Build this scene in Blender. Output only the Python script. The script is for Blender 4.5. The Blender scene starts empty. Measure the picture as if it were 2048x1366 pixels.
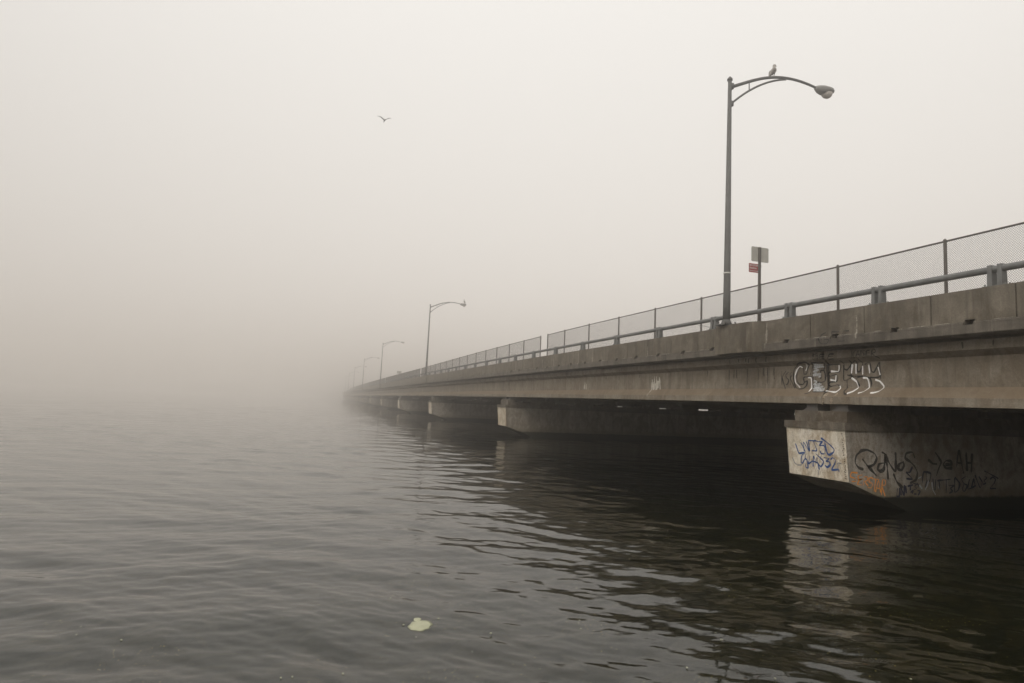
import bpy, math, random
import numpy as np
from mathutils import Vector, Matrix
R = math.radians
random.seed(7)
rng = np.random.default_rng(11)
sc = bpy.context.scene
C = sc.collection

# ---------------------------------------------------------------- camera
CAM_H = 2.403
cd = bpy.data.cameras.new('camera')
cam = bpy.data.objects.new('camera', cd); C.objects.link(cam)
cd.sensor_width = 36.0; cd.lens = 1233.0 / 2048 * 36.0
cd.clip_start = 0.1; cd.clip_end = 5000
_y, _p, _r = R(17.59), R(5.71), R(2.54)
fw = Vector((math.sin(_y) * math.cos(_p), math.cos(_y) * math.cos(_p), math.sin(_p)))
rt = Vector((math.cos(_y), -math.sin(_y), 0)); up = rt.cross(fw)
r2 = rt * math.cos(_r) + up * math.sin(_r); u2 = up * math.cos(_r) - rt * math.sin(_r)
m = Matrix((r2, u2, -fw)).transposed().to_4x4(); m.translation = Vector((0, 0, CAM_H))
cam.matrix_world = m
sc.camera = cam

# ---------------------------------------------------------------- sky, sun, exposure
w = bpy.data.worlds.new('World'); sc.world = w; w.use_nodes = True
nt = w.node_tree; nt.nodes.clear()
out = nt.nodes.new('ShaderNodeOutputWorld'); bg = nt.nodes.new('ShaderNodeBackground')
nt.links.new(bg.outputs[0], out.inputs[0])
SUN_EL, SUN_AZ = 40, -125        # azimuth from +Y towards +X
sky = nt.nodes.new('ShaderNodeTexSky'); sky.sky_type = 'NISHITA'; sky.sun_disc = False
sky.sun_elevation = R(SUN_EL); sky.sun_rotation = R(SUN_AZ); sky.dust_density = 6; sky.air_density = 1
hs = nt.nodes.new('ShaderNodeHueSaturation'); hs.inputs['Saturation'].default_value = 0.1
nt.links.new(sky.outputs[0], hs.inputs['Color'])
sm = nt.nodes.new('ShaderNodeVectorMath'); sm.operation = 'SCALE'; sm.inputs['Scale'].default_value = 0.10
nt.links.new(hs.outputs[0], sm.inputs[0])
# the stratus deck above the haze: an even warm white, brighter overhead
tc = nt.nodes.new('ShaderNodeTexCoord'); sx = nt.nodes.new('ShaderNodeSeparateXYZ')
nt.links.new(tc.outputs['Generated'], sx.inputs[0])
cr = nt.nodes.new('ShaderNodeValToRGB')
cr.color_ramp.elements[0].position = 0.0; cr.color_ramp.elements[0].color = (0.74, 0.68, 0.615, 1)
cr.color_ramp.elements[1].position = 0.60; cr.color_ramp.elements[1].color = (0.98, 0.95, 0.905, 1)
e = cr.color_ramp.elements.new(1.0); e.color = (1.6, 1.55, 1.47, 1)
e = cr.color_ramp.elements.new(0.25); e.color = (0.84, 0.795, 0.74, 1)
nt.links.new(sx.outputs['Z'], cr.inputs['Fac'])
mx = nt.nodes.new('ShaderNodeMix'); mx.data_type = 'RGBA'; mx.inputs['Factor'].default_value = 0.88
nt.links.new(sm.outputs[0], mx.inputs[6]); nt.links.new(cr.outputs[0], mx.inputs[7])
# the veiled sun leaves the cloud a little brighter high on the right
dp = nt.nodes.new('ShaderNodeVectorMath'); dp.operation = 'DOT_PRODUCT'; dp.inputs[1].default_value = (0.40, 0.70, 0.59)
nt.links.new(tc.outputs['Generated'], dp.inputs[0])
mr = nt.nodes.new('ShaderNodeMapRange'); mr.interpolation_type = 'SMOOTHSTEP'
for i_, v_ in ((1, 0.2), (2, 1.0), (3, 0.82), (4, 1.03)): mr.inputs[i_].default_value = v_
nt.links.new(dp.outputs['Value'], mr.inputs[0])
vm = nt.nodes.new('ShaderNodeVectorMath'); vm.operation = 'SCALE'
nt.links.new(mx.outputs[2], vm.inputs[0]); nt.links.new(mr.outputs[0], vm.inputs['Scale'])
nt.links.new(vm.outputs[0], bg.inputs['Color']); bg.inputs['Strength'].default_value = 1.0
sl = bpy.data.lights.new('sun', 'SUN'); sl.energy = 1.3; sl.angle = R(35); sl.color = (1, 0.94, 0.86)
so = bpy.data.objects.new('sun', sl); C.objects.link(so)
sd = Vector((math.sin(R(SUN_AZ)) * math.cos(R(SUN_EL)), math.cos(R(SUN_AZ)) * math.cos(R(SUN_EL)), math.sin(R(SUN_EL))))
so.rotation_euler = sd.to_track_quat('Z', 'Y').to_euler()
vs = sc.view_settings; vs.view_transform = 'Standard'; vs.look = 'None'; vs.exposure = 0.0; vs.gamma = 1
cy = sc.cycles
cy.use_denoising = True
cy.max_bounces = 8; cy.diffuse_bounces = 3; cy.glossy_bounces = 3; cy.transmission_bounces = 4
cy.transparent_max_bounces = 24; cy.volume_bounces = 8
cy.sample_clamp_indirect = 4
cy.caustics_reflective = False; cy.caustics_refractive = False

WAVE_SLOPE, WAVE_BUMP, HAZE = 0.0120, 0.006, 0.0058

STROKES = {
 'ksr': '15.69,-0.566 15.68,-1.003;15.51,-0.583 15.66,-0.785 15.52,-1.137;15.39,-0.611 15.51,-0.692 15.48,-0.789 15.39,-0.862 15.44,-0.981 15.52,-1.004;15.32,-1.006 15.33,-0.672 15.26,-0.627 15.25,-0.710 15.32,-0.816 15.12,-1.126',
 'black': '14.75,-0.359 14.99,-0.402 15.17,-0.559 15.18,-0.842 15.10,-1.079 14.94,-1.139 14.79,-1.116 14.67,-1.024 14.64,-0.898 14.76,-0.942;14.75,-0.359 14.60,-0.354 14.55,-0.398 14.64,-0.576 14.67,-0.690 14.77,-0.688 14.79,-0.571 14.82,-0.477 14.93,-0.473 15.04,-0.610 15.06,-0.845 14.96,-0.986 14.82,-1.000 14.76,-0.942 14.79,-0.815 14.73,-0.781 14.47,-0.775;14.47,-0.775 14.43,-1.129 14.46,-1.247 14.61,-1.283;14.41,-0.383 14.52,-0.717;14.41,-0.383 13.98,-0.389 13.99,-0.463 14.02,-0.596 14.16,-0.614;14.02,-0.596 13.97,-0.731 13.98,-0.909 14.17,-0.951 14.34,-0.914;14.15,-0.626 14.11,-0.817 14.17,-0.838;14.36,-1.212 13.87,-1.212;13.89,-0.456 13.44,-0.464 13.48,-0.657 13.80,-0.659 13.85,-0.734 13.80,-0.780 13.58,-0.741 13.55,-0.915 13.77,-0.945 13.86,-0.999 13.77,-1.065 13.56,-1.024 13.44,-1.046;13.89,-0.456 13.87,-0.734 13.87,-1.132 13.89,-1.189;13.36,-0.356 13.31,-0.469 13.32,-0.576 13.22,-0.622 13.13,-0.540 13.06,-0.458 13.06,-0.369;13.32,-0.479 13.32,-0.898 13.08,-0.838 13.03,-0.797 13.21,-0.761;13.06,-0.458 12.89,-0.386 12.89,-0.549 12.87,-0.676 12.80,-0.678 12.73,-0.555 12.70,-0.453 12.74,-0.411 12.74,-0.335;12.65,-0.506 12.56,-0.449 12.48,-0.462 12.44,-0.668 12.37,-0.711 12.27,-0.572 12.20,-0.454 12.18,-0.656 12.16,-0.797 12.26,-0.845 12.49,-0.840;13.01,-0.798 12.78,-0.803 12.61,-0.817;13.22,-0.899 13.21,-1.134 13.25,-1.200 13.18,-1.277 13.09,-1.277;13.03,-0.829 12.88,-0.936 12.81,-1.072;12.66,-0.826 12.49,-0.861 12.44,-0.994 12.47,-1.095;13.16,-0.763 12.99,-0.798;12.93,-0.852 12.76,-0.808',
 'white': '14.82,-0.500 14.93,-0.461 15.05,-0.562 15.13,-0.749 15.10,-0.938 14.92,-1.092;14.65,-0.394 14.65,-0.483 14.70,-0.609;14.62,-0.811 14.49,-0.821 14.47,-1.129 14.50,-1.219;13.48,-0.473 13.50,-0.646 13.77,-0.642;13.58,-0.752 13.61,-0.936;13.79,-0.879 13.61,-0.910;13.46,-1.046 13.43,-1.122 13.52,-1.227 13.89,-1.189;13.03,-0.470 13.07,-0.723;12.92,-0.464 12.92,-0.737;12.71,-0.525 12.71,-0.763;12.52,-0.502 12.49,-0.738;12.24,-0.574 12.18,-0.787;13.07,-0.839 12.91,-0.946 12.85,-1.103 12.96,-1.211 13.11,-1.266;12.71,-0.846 12.57,-0.859 12.52,-0.973 12.51,-1.105 12.61,-1.211 12.76,-1.258;12.33,-0.904 12.19,-0.947 12.07,-1.088 12.15,-1.200 12.28,-1.242 12.39,-1.246',
 'fill': '14.39,-0.425 14.05,-0.450 14.37,-0.482 14.02,-0.507 14.38,-0.539 14.22,-0.590 14.41,-0.629 14.28,-0.678 14.43,-0.720 14.14,-0.705 14.41,-0.754 14.14,-0.761 14.22,-0.804;14.40,-0.891 14.28,-0.926 14.40,-1.015 14.17,-0.973 14.37,-1.061 14.11,-0.996 14.40,-1.129 14.05,-1.063 14.25,-1.153 13.98,-1.131 14.34,-1.188 13.96,-1.189',
 'faint': '13.34,0.372 13.50,0.322 13.57,0.217 13.48,0.081 13.27,0.065 13.21,0.167 13.37,0.180;13.15,0.376 13.16,0.057;13.15,0.376 12.89,0.352;12.76,0.361 12.57,0.354;12.76,0.361 12.82,0.240;12.90,0.090 12.67,0.093',
 'tags': '14.07,-0.137 14.22,-0.174 14.23,-0.286 14.04,-0.284 14.03,-0.206 14.13,-0.201;13.96,-0.166 13.96,-0.299;13.96,-0.166 13.79,-0.175;13.96,-0.233 13.82,-0.240;13.96,-0.299 13.79,-0.297;13.62,-0.174 13.69,-0.311;13.62,-0.174 13.46,-0.183;13.65,-0.238 13.49,-0.247;13.69,-0.311 13.48,-0.311;12.86,-0.113 12.89,-0.328;12.73,-0.111 12.83,-0.209 12.81,-0.332;12.74,-0.317 12.66,-0.136 12.62,-0.304;12.70,-0.237 12.61,-0.242;12.57,-0.131 12.58,-0.305;12.45,-0.149 12.54,-0.164 12.48,-0.229 12.49,-0.300 12.56,-0.306;12.40,-0.152 12.42,-0.294;12.40,-0.152 12.30,-0.149;12.41,-0.223 12.31,-0.219;12.42,-0.294 12.28,-0.292;12.23,-0.143 12.26,-0.312;12.23,-0.143 12.15,-0.138 12.14,-0.209 12.23,-0.244 12.09,-0.365',
 'drip': '23.21,-0.537 23.24,-1.121;23.06,-0.567 23.02,-1.122;23.41,-0.693 23.43,-1.120;22.84,-0.599 22.76,-1.123;22.93,-0.754 22.94,-1.069;23.15,-0.856 23.08,-1.149;23.33,-0.801 23.29,-1.148;23.43,-1.120 23.48,-1.422;30.33,-0.688 30.38,-1.054;30.16,-0.791 30.19,-1.089;30.47,-0.887 30.43,-1.088',
 'flow': '13.78,-1.257 13.82,-1.403 13.90,-1.578;13.42,-1.256 13.52,-1.399 13.58,-1.572;13.44,-1.289 13.55,-1.421 13.59,-1.561;13.85,-1.291 13.85,-1.447 13.90,-1.567',
 'blue': '14.59,1.615 14.50,1.365 14.46,1.343 14.27,1.386 14.24,1.422 14.38,1.656;14.27,1.420 14.28,1.673 14.09,1.435 14.17,1.697;14.09,1.712 14.06,1.447;14.10,1.728 13.81,1.741;13.91,1.733 13.81,1.477 13.99,1.461;13.87,1.754 13.72,1.721 13.59,1.739 13.70,1.621 13.55,1.633 13.50,1.537 13.55,1.415 13.66,1.406 13.70,1.486;13.63,1.829 13.38,1.696 13.21,1.561 13.24,1.476 13.38,1.398 13.45,1.441 13.51,1.720;14.24,1.362 14.36,1.307 14.42,1.162 14.39,1.061 14.27,1.212 14.23,1.337;14.28,1.089 14.25,0.971 14.18,0.962 14.18,1.083 14.20,1.184 14.27,1.212;14.07,1.308 14.15,1.085 13.99,1.170 13.81,1.137;13.99,1.016 13.94,1.312 13.87,1.132;13.80,1.139 13.77,0.956;13.86,1.388 13.60,1.202 13.71,1.048 13.81,1.154 13.84,1.288;13.58,1.304 13.40,1.296 13.51,1.211 13.40,1.213 13.38,1.133 13.49,1.055 13.56,1.113;13.35,1.268 13.28,1.333 13.19,1.284 13.22,1.183 13.34,1.005 13.11,1.040 13.10,0.968',
 'pale': '14.75,1.201 14.67,1.048 14.55,1.008 14.39,1.026;13.11,0.983 13.13,1.192 12.99,1.207;13.81,0.953 13.81,0.801',
 'grey': '13.89,1.080 13.73,1.124 13.61,1.246 13.65,1.431 13.81,1.558 14.02,1.593 14.26,1.504 14.34,1.380 14.25,1.223 14.05,1.159 13.85,1.357;14.05,1.159 14.19,1.036 14.33,0.913;14.58,1.259 14.42,1.225 14.37,1.100 14.45,1.039 14.58,1.102 14.63,1.479 14.51,1.539;14.72,0.822 14.70,1.166 14.63,1.479 14.79,1.230 14.99,1.043 15.00,1.549;15.29,1.300 15.12,1.234 15.08,1.107 15.20,1.077 15.29,1.204 15.25,1.299;15.68,1.401 15.60,1.559 15.38,1.524 15.34,1.395 15.51,1.302 15.67,1.177 15.76,1.018 15.71,0.827 15.49,0.731;14.91,0.980 15.03,0.761 15.23,0.604;16.16,1.376 16.33,1.265 16.50,1.251;16.43,1.574 16.64,1.318 16.54,1.122 16.45,0.927;16.79,1.238 17.04,1.248 17.00,1.339 16.82,1.346 16.73,1.238 16.83,1.141 17.06,1.153;17.22,1.194 17.32,1.623 17.48,1.000;17.27,1.293 17.43,1.295;17.60,1.595 17.62,1.067;17.83,1.566 17.78,1.035;17.61,1.298 17.81,1.300',
 'orange': '13.69,0.986 13.49,0.999 13.45,0.892 13.60,0.847 13.64,0.771 13.48,0.770;13.85,0.941 13.70,0.909 13.72,0.817 13.84,0.833 13.74,0.802 13.68,0.695 13.84,0.680;13.88,0.665 13.90,0.880 14.02,0.880 14.00,0.788 13.92,0.772 14.04,0.649;14.19,0.881 14.06,0.850 14.08,0.757 14.18,0.711 14.14,0.603 14.02,0.619;14.16,0.850 14.41,0.821;14.29,0.836 14.24,0.511;14.28,0.495 14.39,0.789 14.46,0.480;14.32,0.604 14.45,0.588;14.48,0.418 14.53,0.806 14.63,0.791 14.61,0.682 14.51,0.650 14.61,0.387',
 'navy': '15.04,0.593 15.02,0.390 15.10,0.389 15.12,0.611;15.17,0.408 15.16,0.630 15.27,0.407 15.29,0.686;15.34,0.667 15.35,0.463;15.40,0.649 15.60,0.686;15.50,0.668 15.50,0.537;15.60,0.724 15.73,0.705 15.65,0.649 15.73,0.593 15.62,0.556;15.73,0.724 15.80,0.668 15.75,0.612;15.50,0.481 15.60,0.537 15.55,0.444;15.62,0.444 15.72,0.444;15.75,0.537 15.85,0.518 15.77,0.406;15.93,0.725 15.99,1.027 16.25,0.991 16.19,0.763;16.08,1.028 16.10,0.801 16.03,0.612;16.32,0.859 16.36,0.537;16.43,0.840 16.39,0.537;16.48,0.802 16.98,0.843;16.55,0.784 16.57,0.556;16.82,0.842 16.80,0.460;16.89,0.670 17.10,0.671 16.97,0.594 17.04,0.517 16.91,0.460;17.14,0.882 17.12,0.498 17.26,0.556 17.32,0.729 17.14,0.902;17.57,0.924 17.40,0.845 17.48,0.729 17.61,0.672 17.50,0.517 17.42,0.556 17.48,0.729;17.70,0.847 17.63,0.575 17.94,0.672;17.77,0.614 17.86,0.847 17.91,0.653;17.92,0.965 18.10,0.614 18.19,0.771 18.06,0.927;18.28,0.928 18.39,0.889 18.27,0.810 18.33,0.732 18.21,0.712;18.50,0.851 18.61,0.911 18.72,0.852 18.66,0.733 18.49,0.595 18.74,0.595;18.29,1.086 18.84,0.872;15.59,1.174 15.49,1.023 15.36,1.022 15.48,0.929 15.58,0.836 15.36,0.854',
 'whitedab': '16.17,0.801 16.09,0.650 16.03,0.556;16.29,0.764 16.31,0.556 16.41,0.423;16.50,0.670 16.55,0.575;15.79,0.856 15.91,0.913;15.83,0.687 15.93,0.574',
}

# ---------------------------------------------------------------- helpers
KX = 3.2e-5                      # the bridge bends very gently to the right
def bx_(X, Y): return X + KX * Y * Y
def zb(Y): return 4.63 - 0.0019 * Y - 0.384 * math.exp(-Y / 40.0) if Y > -30 else 4.0
def W(X, Y, z): return (bx_(X, Y), Y, zb(Y) + z)        # z above the foot of the deck edge
def WA(X, Y, z): return (bx_(X, Y), Y, z)               # z above the water

class MB:
    def __init__(s): s.v = []; s.f = []; s.m = []
    def add(s, vs, fs, mi=0):
        o = len(s.v); s.v += [tuple(v) for v in vs]; s.f += [tuple(i + o for i in f) for f in fs]; s.m += [mi] * len(fs)
    def box(s, x0, x1, y0, y1, z0, z1, f=None, mi=0, tx=0, ty=0):
        f = f or (lambda x, y, z: (x, y, z))
        c = [f(x, y, z) for z in (z0, z1) for (x, y) in ((x0 + (tx if z == z1 else 0), y0 + (ty if z == z1 else 0)), (x1 - (tx if z == z1 else 0), y0 + (ty if z == z1 else 0)), (x1 - (tx if z == z1 else 0), y1 - (ty if z == z1 else 0)), (x0 + (tx if z == z1 else 0), y1 - (ty if z == z1 else 0)))]
        s.add(c, [(3, 2, 1, 0), (4, 5, 6, 7), (0, 1, 5, 4), (1, 2, 6, 5), (2, 3, 7, 6), (3, 0, 4, 7)], mi)
    def sweep(s, prof, Ys, f=W, mi=0, skew=None):       # closed profile [(X, z)] swept along the bridge
        n = len(prof); vs = []
        for Y in Ys: vs += [f(x, Y, z) for x, z in prof]
        fs = []
        for k in range(len(Ys) - 1):
            for i in range(n):
                j = (i + 1) % n; fs.append((k * n + i, k * n + j, (k + 1) * n + j, (k + 1) * n + i))
        fs.append(tuple(range(n))[::-1]); fs.append(tuple((len(Ys) - 1) * n + i for i in range(n)))
        s.add(vs, fs, mi)
    def plate(s, outl, x0, x1, f=W, mi=0):              # outline [(Y, z)] given a thickness along X
        n = len(outl); vs = [f(x0, y, z) for y, z in outl] + [f(x1, y, z) for y, z in outl]
        fs = [tuple(range(n)), tuple(range(n, 2 * n))[::-1]] + [(i, i + n, (i + 1) % n + n, (i + 1) % n) for i in range(n)]
        s.add(vs, fs, mi)
    def prism(s, outl, z0, z1, f=W, mi=0):              # plan outline [(X, Y)] between two heights
        n = len(outl); vs = [f(x, y, z0) for x, y in outl] + [f(x, y, z1) for x, y in outl]
        fs = [tuple(range(n))[::-1], tuple(range(n, 2 * n))] + [(i, (i + 1) % n, (i + 1) % n + n, i + n) for i in range(n)]
        s.add(vs, fs, mi)
    def tube(s, pts, rs, n=8, mi=0, cap=True, sq=1.0):
        pts = [Vector(p) for p in pts]
        if not hasattr(rs, '__len__'): rs = [rs] * len(pts)
        o = len(s.v); prev = None
        for i, p in enumerate(pts):
            t = (pts[min(i + 1, len(pts) - 1)] - pts[max(i - 1, 0)]).normalized()
            a = prev if prev is not None else (Vector((0, 0, 1)) if abs(t.z) < 0.9 else Vector((0, 1, 0)))
            b = t.cross(a).normalized(); a = b.cross(t).normalized(); prev = a
            for k in range(n):
                q = 2 * math.pi * k / n
                s.v.append(tuple(p + (a * math.cos(q) * sq + b * math.sin(q)) * rs[i]))
        for i in range(len(pts) - 1):
            for k in range(n):
                j = (k + 1) % n
                s.f.append((o + i * n + k, o + i * n + j, o + (i + 1) * n + j, o + (i + 1) * n + k)); s.m.append(mi)
        if cap:
            s.f.append(tuple(o + k for k in range(n))[::-1]); s.m.append(mi)
            s.f.append(tuple(o + (len(pts) - 1) * n + k for k in range(n))); s.m.append(mi)
    def build(s, name, mats, parent=None, smooth=False, fix=True):
        me = bpy.data.meshes.new(name); me.from_pydata(s.v, [], s.f)
        for mm in (mats if isinstance(mats, (list, tuple)) else [mats]): me.materials.append(mm)
        me.polygons.foreach_set('material_index', s.m)
        if smooth: me.polygons.foreach_set('use_smooth', [True] * len(s.f))
        me.update()
        if fix:
            import bmesh
            b = bmesh.new(); b.from_mesh(me); bmesh.ops.recalc_face_normals(b, faces=b.faces); b.to_mesh(me); b.free()
        o = bpy.data.objects.new(name, me); C.objects.link(o)
        if parent: o.parent = parent
        return o

def tag(o, label=None, cat=None, group=None, kind=None):
    if label: o['label'] = label
    if cat: o['category'] = cat
    if group: o['group'] = group
    if kind: o['kind'] = kind
    return o
def empty(name, loc=(0, 0, 0)):
    o = bpy.data.objects.new(name, None); C.objects.link(o); o.location = loc; o.empty_display_size = 0.3; return o
def copy_tree(root, loc):
    r = root.copy(); C.objects.link(r); r.location = loc
    for ch in list(root.children):
        c = ch.copy(); C.objects.link(c); c.parent = r
        for g in list(ch.children):
            d = g.copy(); C.objects.link(d); d.parent = c
    return r

# ---------------------------------------------------------------- materials
class NT:
    def __init__(s, name):
        s.m = bpy.data.materials.new(name); s.m.use_nodes = True; s.t = s.m.node_tree; s.t.nodes.clear()
        s.out = s.t.nodes.new('ShaderNodeOutputMaterial')
    def n(s, t, **kw):
        nd = s.t.nodes.new('ShaderNode' + t)
        for k, v in kw.items():
            if k.startswith('i_'):
                key = k[2:]; key = int(key) if key.isdigit() else key.replace('_', ' ')
                if isinstance(v, bpy.types.NodeSocket): s.t.links.new(v, nd.inputs[key])
                else: nd.inputs[key].default_value = v
            else: setattr(nd, k, v)
        return nd
    def pos(s, scale=(1, 1, 1)):
        g = s.n('NewGeometry'); return s.n('Mapping', i_Vector=g.outputs['Position'], i_Scale=scale).outputs[0]
    def opos(s, scale=(1, 1, 1)):
        g = s.n('TexCoord'); return s.n('Mapping', i_Vector=g.outputs['Object'], i_Scale=scale).outputs[0]
    def noise(s, v, sc_, det=4, ro=0.55, dist=0.0):
        return s.n('TexNoise', i_Vector=v, i_Scale=sc_, i_Detail=det, i_Roughness=ro, i_Distortion=dist).outputs['Fac']
    def ramp(s, f, stops):
        r = s.n('ValToRGB', i_Fac=f); els = r.color_ramp.elements
        while len(els) < len(stops): els.new(0.5)
        for e_, (p, c) in zip(els, stops):
            e_.position = p; e_.color = (c, c, c, 1) if not hasattr(c, '__len__') else (*c, 1)
        return r.outputs[0]
    def mix(s, f, a, b, mode='MIX'):
        nd = s.n('Mix', data_type='RGBA', blend_type=mode)
        for i, v in ((0, f), (6, a), (7, b)):
            if isinstance(v, bpy.types.NodeSocket): s.t.links.new(v, nd.inputs[i])
            elif i == 0: nd.inputs[0].default_value = v
            else: nd.inputs[i].default_value = (*v, 1)
        return nd.outputs[2]
    def math(s, op, a, b=0.0, c=None):
        nd = s.n('Math', operation=op)
        for i, v in enumerate((a, b) if c is None else (a, b, c)):
            if isinstance(v, bpy.types.NodeSocket): s.t.links.new(v, nd.inputs[i])
            else: nd.inputs[i].default_value = v
        return nd.outputs[0]
    def done(s, col, rough=0.9, metal=0.0, bump=None, bs=0.3, bd=0.01, spec=0.3):
        p = s.n('BsdfPrincipled'); p.inputs['Metallic'].default_value = metal; p.inputs['Specular IOR Level'].default_value = spec
        for k, v in (('Base Color', col), ('Roughness', rough)):
            if isinstance(v, bpy.types.NodeSocket): s.t.links.new(v, p.inputs[k])
            else: p.inputs[k].default_value = (*v, 1) if hasattr(v, '__len__') else v
        if bump is not None:
            b = s.n('Bump', i_Height=bump, i_Strength=bs, i_Distance=bd); s.t.links.new(b.outputs[0], p.inputs['Normal'])
        s.t.links.new(p.outputs[0], s.out.inputs[0]); return s.m

def concrete(name, base, dirt, light, streak=0.6, tide=False, blotch=0.0):
    M = NT(name)
    P = M.pos(); big = M.noise(P, 0.35, 4, 0.6); mid = M.noise(P, 2.2, 6, 0.62, 0.4); fine = M.noise(P, 28, 4, 0.7)
    grain = M.noise(P, 140, 2, 0.6)
    drip = M.math('MULTIPLY', M.noise(M.pos((1.6, 1.6, 0.12)), 2.0, 5, 0.62, 0.8), M.math('ADD', 0.62, M.math('MULTIPLY', M.noise(P, 0.8, 3, 0.6), 0.75)))
    drip2 = M.math('MULTIPLY', M.noise(M.pos((6, 6, 0.3)), 2.0, 4, 0.6, 0.3), M.math('ADD', 0.62, M.math('MULTIPLY', M.noise(P, 1.1, 3, 0.6), 0.75)))
    c = M.mix(M.ramp(big, [(0.3, 0.0), (0.72, 1.0)]), base, dirt)
    c = M.mix(M.ramp(mid, [(0.42, 0.0), (0.74, 0.65)]), c, light)
    c = M.mix(M.math('MULTIPLY', M.ramp(drip, [(0.48, 0.0), (0.72, 1.0)]), streak), c, tuple(v * 0.5 for v in dirt))
    c = M.mix(M.math('MULTIPLY', M.ramp(drip2, [(0.6, 0.0), (0.78, 1.0)]), streak * 0.6), c, tuple(min(1, v * 1.5) for v in light))
    if blotch:
        bl = M.noise(M.pos((1.0, 1.0, 0.6)), 1.7, 7, 0.72, 1.2); b2_ = M.noise(P, 7.0, 6, 0.75, 0.6)
        c = M.mix(M.math('MULTIPLY', M.ramp(bl, [(0.47, 0.0), (0.58, 1.0)]), blotch), c, (dirt[0] * 0.62, dirt[1] * 0.52, dirt[2] * 0.40))
        c = M.mix(M.math('MULTIPLY', M.ramp(b2_, [(0.53, 0.0), (0.61, 1.0)]), blotch * 0.7), c, (dirt[0] * 0.5, dirt[1] * 0.45, dirt[2] * 0.36))
    c = M.mix(1.0, c, M.ramp(fine, [(0.25, 0.74), (0.75, 1.14)]), 'MULTIPLY')
    c = M.mix(1.0, c, M.ramp(grain, [(0.2, 0.84), (0.8, 1.12)]), 'MULTIPLY')
    # brown dirt settled on faces that look up
    g = M.n('NewGeometry'); nz = M.n('SeparateXYZ', i_Vector=g.outputs['True Normal']).outputs['Z']
    c = M.mix(M.math('MULTIPLY', M.ramp(nz, [(0.25, 0.0), (0.5, 1.0)]), 0.6), c, (dirt[0] * 0.95, dirt[1] * 0.84, dirt[2] * 0.72))
    h = M.math('ADD', M.math('MULTIPLY', fine, 0.5), M.math('ADD', mid, M.math('MULTIPLY', grain, 0.25)))
    rough = 0.92
    if tide:                    # dark weed and mussels below the high water mark
        z = M.n('SeparateXYZ', i_Vector=g.outputs['Position']).outputs['Z']
        e_ = M.noise(P, 3.0, 5, 0.7)
        zz = M.math('SUBTRACT', z, M.math('MULTIPLY', e_, 0.14))
        c = M.mix(M.ramp(zz, [(0.40, 0.6), (0.72, 0.0)]), c, (dirt[0] * 0.55, dirt[1] * 0.5, dirt[2] * 0.35))
        c = M.mix(M.ramp(zz, [(0.27, 1.0), (0.34, 0.0)]), c, (0.012, 0.013, 0.008))
    return M.done(c, rough, bump=h, bs=0.45, bd=0.012)

conc_par = concrete('parapet_concrete', (0.185, 0.160, 0.125), (0.11, 0.094, 0.071), (0.26, 0.23, 0.182), 0.7, blotch=0.34)
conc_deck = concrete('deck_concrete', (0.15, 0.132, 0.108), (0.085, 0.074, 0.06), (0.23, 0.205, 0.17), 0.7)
conc_gird = concrete('girder_concrete', (0.285, 0.248, 0.198), (0.185, 0.155, 0.118), (0.37, 0.33, 0.27), 0.6, blotch=0.36)
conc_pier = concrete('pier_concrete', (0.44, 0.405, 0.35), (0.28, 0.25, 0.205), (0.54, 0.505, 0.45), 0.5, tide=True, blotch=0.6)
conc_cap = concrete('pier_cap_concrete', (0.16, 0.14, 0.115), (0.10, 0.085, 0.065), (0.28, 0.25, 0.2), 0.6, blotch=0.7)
conc_nose = concrete('pale_nose_concrete', (0.80, 0.75, 0.64), (0.55, 0.46, 0.33), (0.86, 0.83, 0.75), 0.5, tide=True, blotch=0.62)  # nose face only, a much paler colour than the pier sides

def metal(name, a, b, rough=0.6, met=0.3, sc_=3.0):
    M = NT(name); P = M.opos(); n1 = M.noise(P, sc_, 5, 0.6); n2 = M.noise(M.opos((8, 8, 1)), 3.0, 4, 0.6); n3 = M.noise(P, 60, 3, 0.6)
    c = M.mix(M.ramp(n1, [(0.35, 0.0), (0.7, 1.0)]), a, b)
    c = M.mix(M.math('MULTIPLY', M.ramp(n2, [(0.58, 0.0), (0.75, 1.0)]), 0.5), c, tuple(v * 0.6 for v in b))
    return M.done(c, rough, met, bump=n3, bs=0.15, bd=0.003)
galv = metal('galvanised_steel', (0.18, 0.185, 0.18), (0.11, 0.11, 0.105), 0.55, 0.35)
galv_pole = metal('grey_painted_steel', (0.105, 0.105, 0.10), (0.06, 0.057, 0.053), 0.6, 0.2, 1.2)
fence_steel = metal('brown_weathered_steel', (0.105, 0.092, 0.080), (0.07, 0.06, 0.05), 0.7, 0.2)
wire_m = metal('fence_wire', (0.12, 0.11, 0.10), (0.08, 0.07, 0.065), 0.6, 0.2)
lamp_grey = metal('lamp_housing_grey', (0.24, 0.235, 0.22), (0.17, 0.16, 0.15), 0.5, 0.2, 6)
white_tape = NT('white_tape').done((0.65, 0.64, 0.6), 0.7)
lensm = NT('lamp_glass').done((0.50, 0.46, 0.42), 0.25, spec=0.6)
dark_in = NT('dark_recess').done((0.02, 0.018, 0.015), 0.9)
sign_back = metal('sign_back_aluminium', (0.42, 0.41, 0.37), (0.33, 0.32, 0.29), 0.5, 0.2)
sign_red = metal('sign_red', (0.30, 0.030, 0.028), (0.24, 0.026, 0.024), 0.6, 0.0)
sign_white = NT('sign_white').done((0.6, 0.56, 0.54), 0.6)
rubber = NT('bearing_pad').done((0.09, 0.085, 0.08), 0.8)
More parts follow.
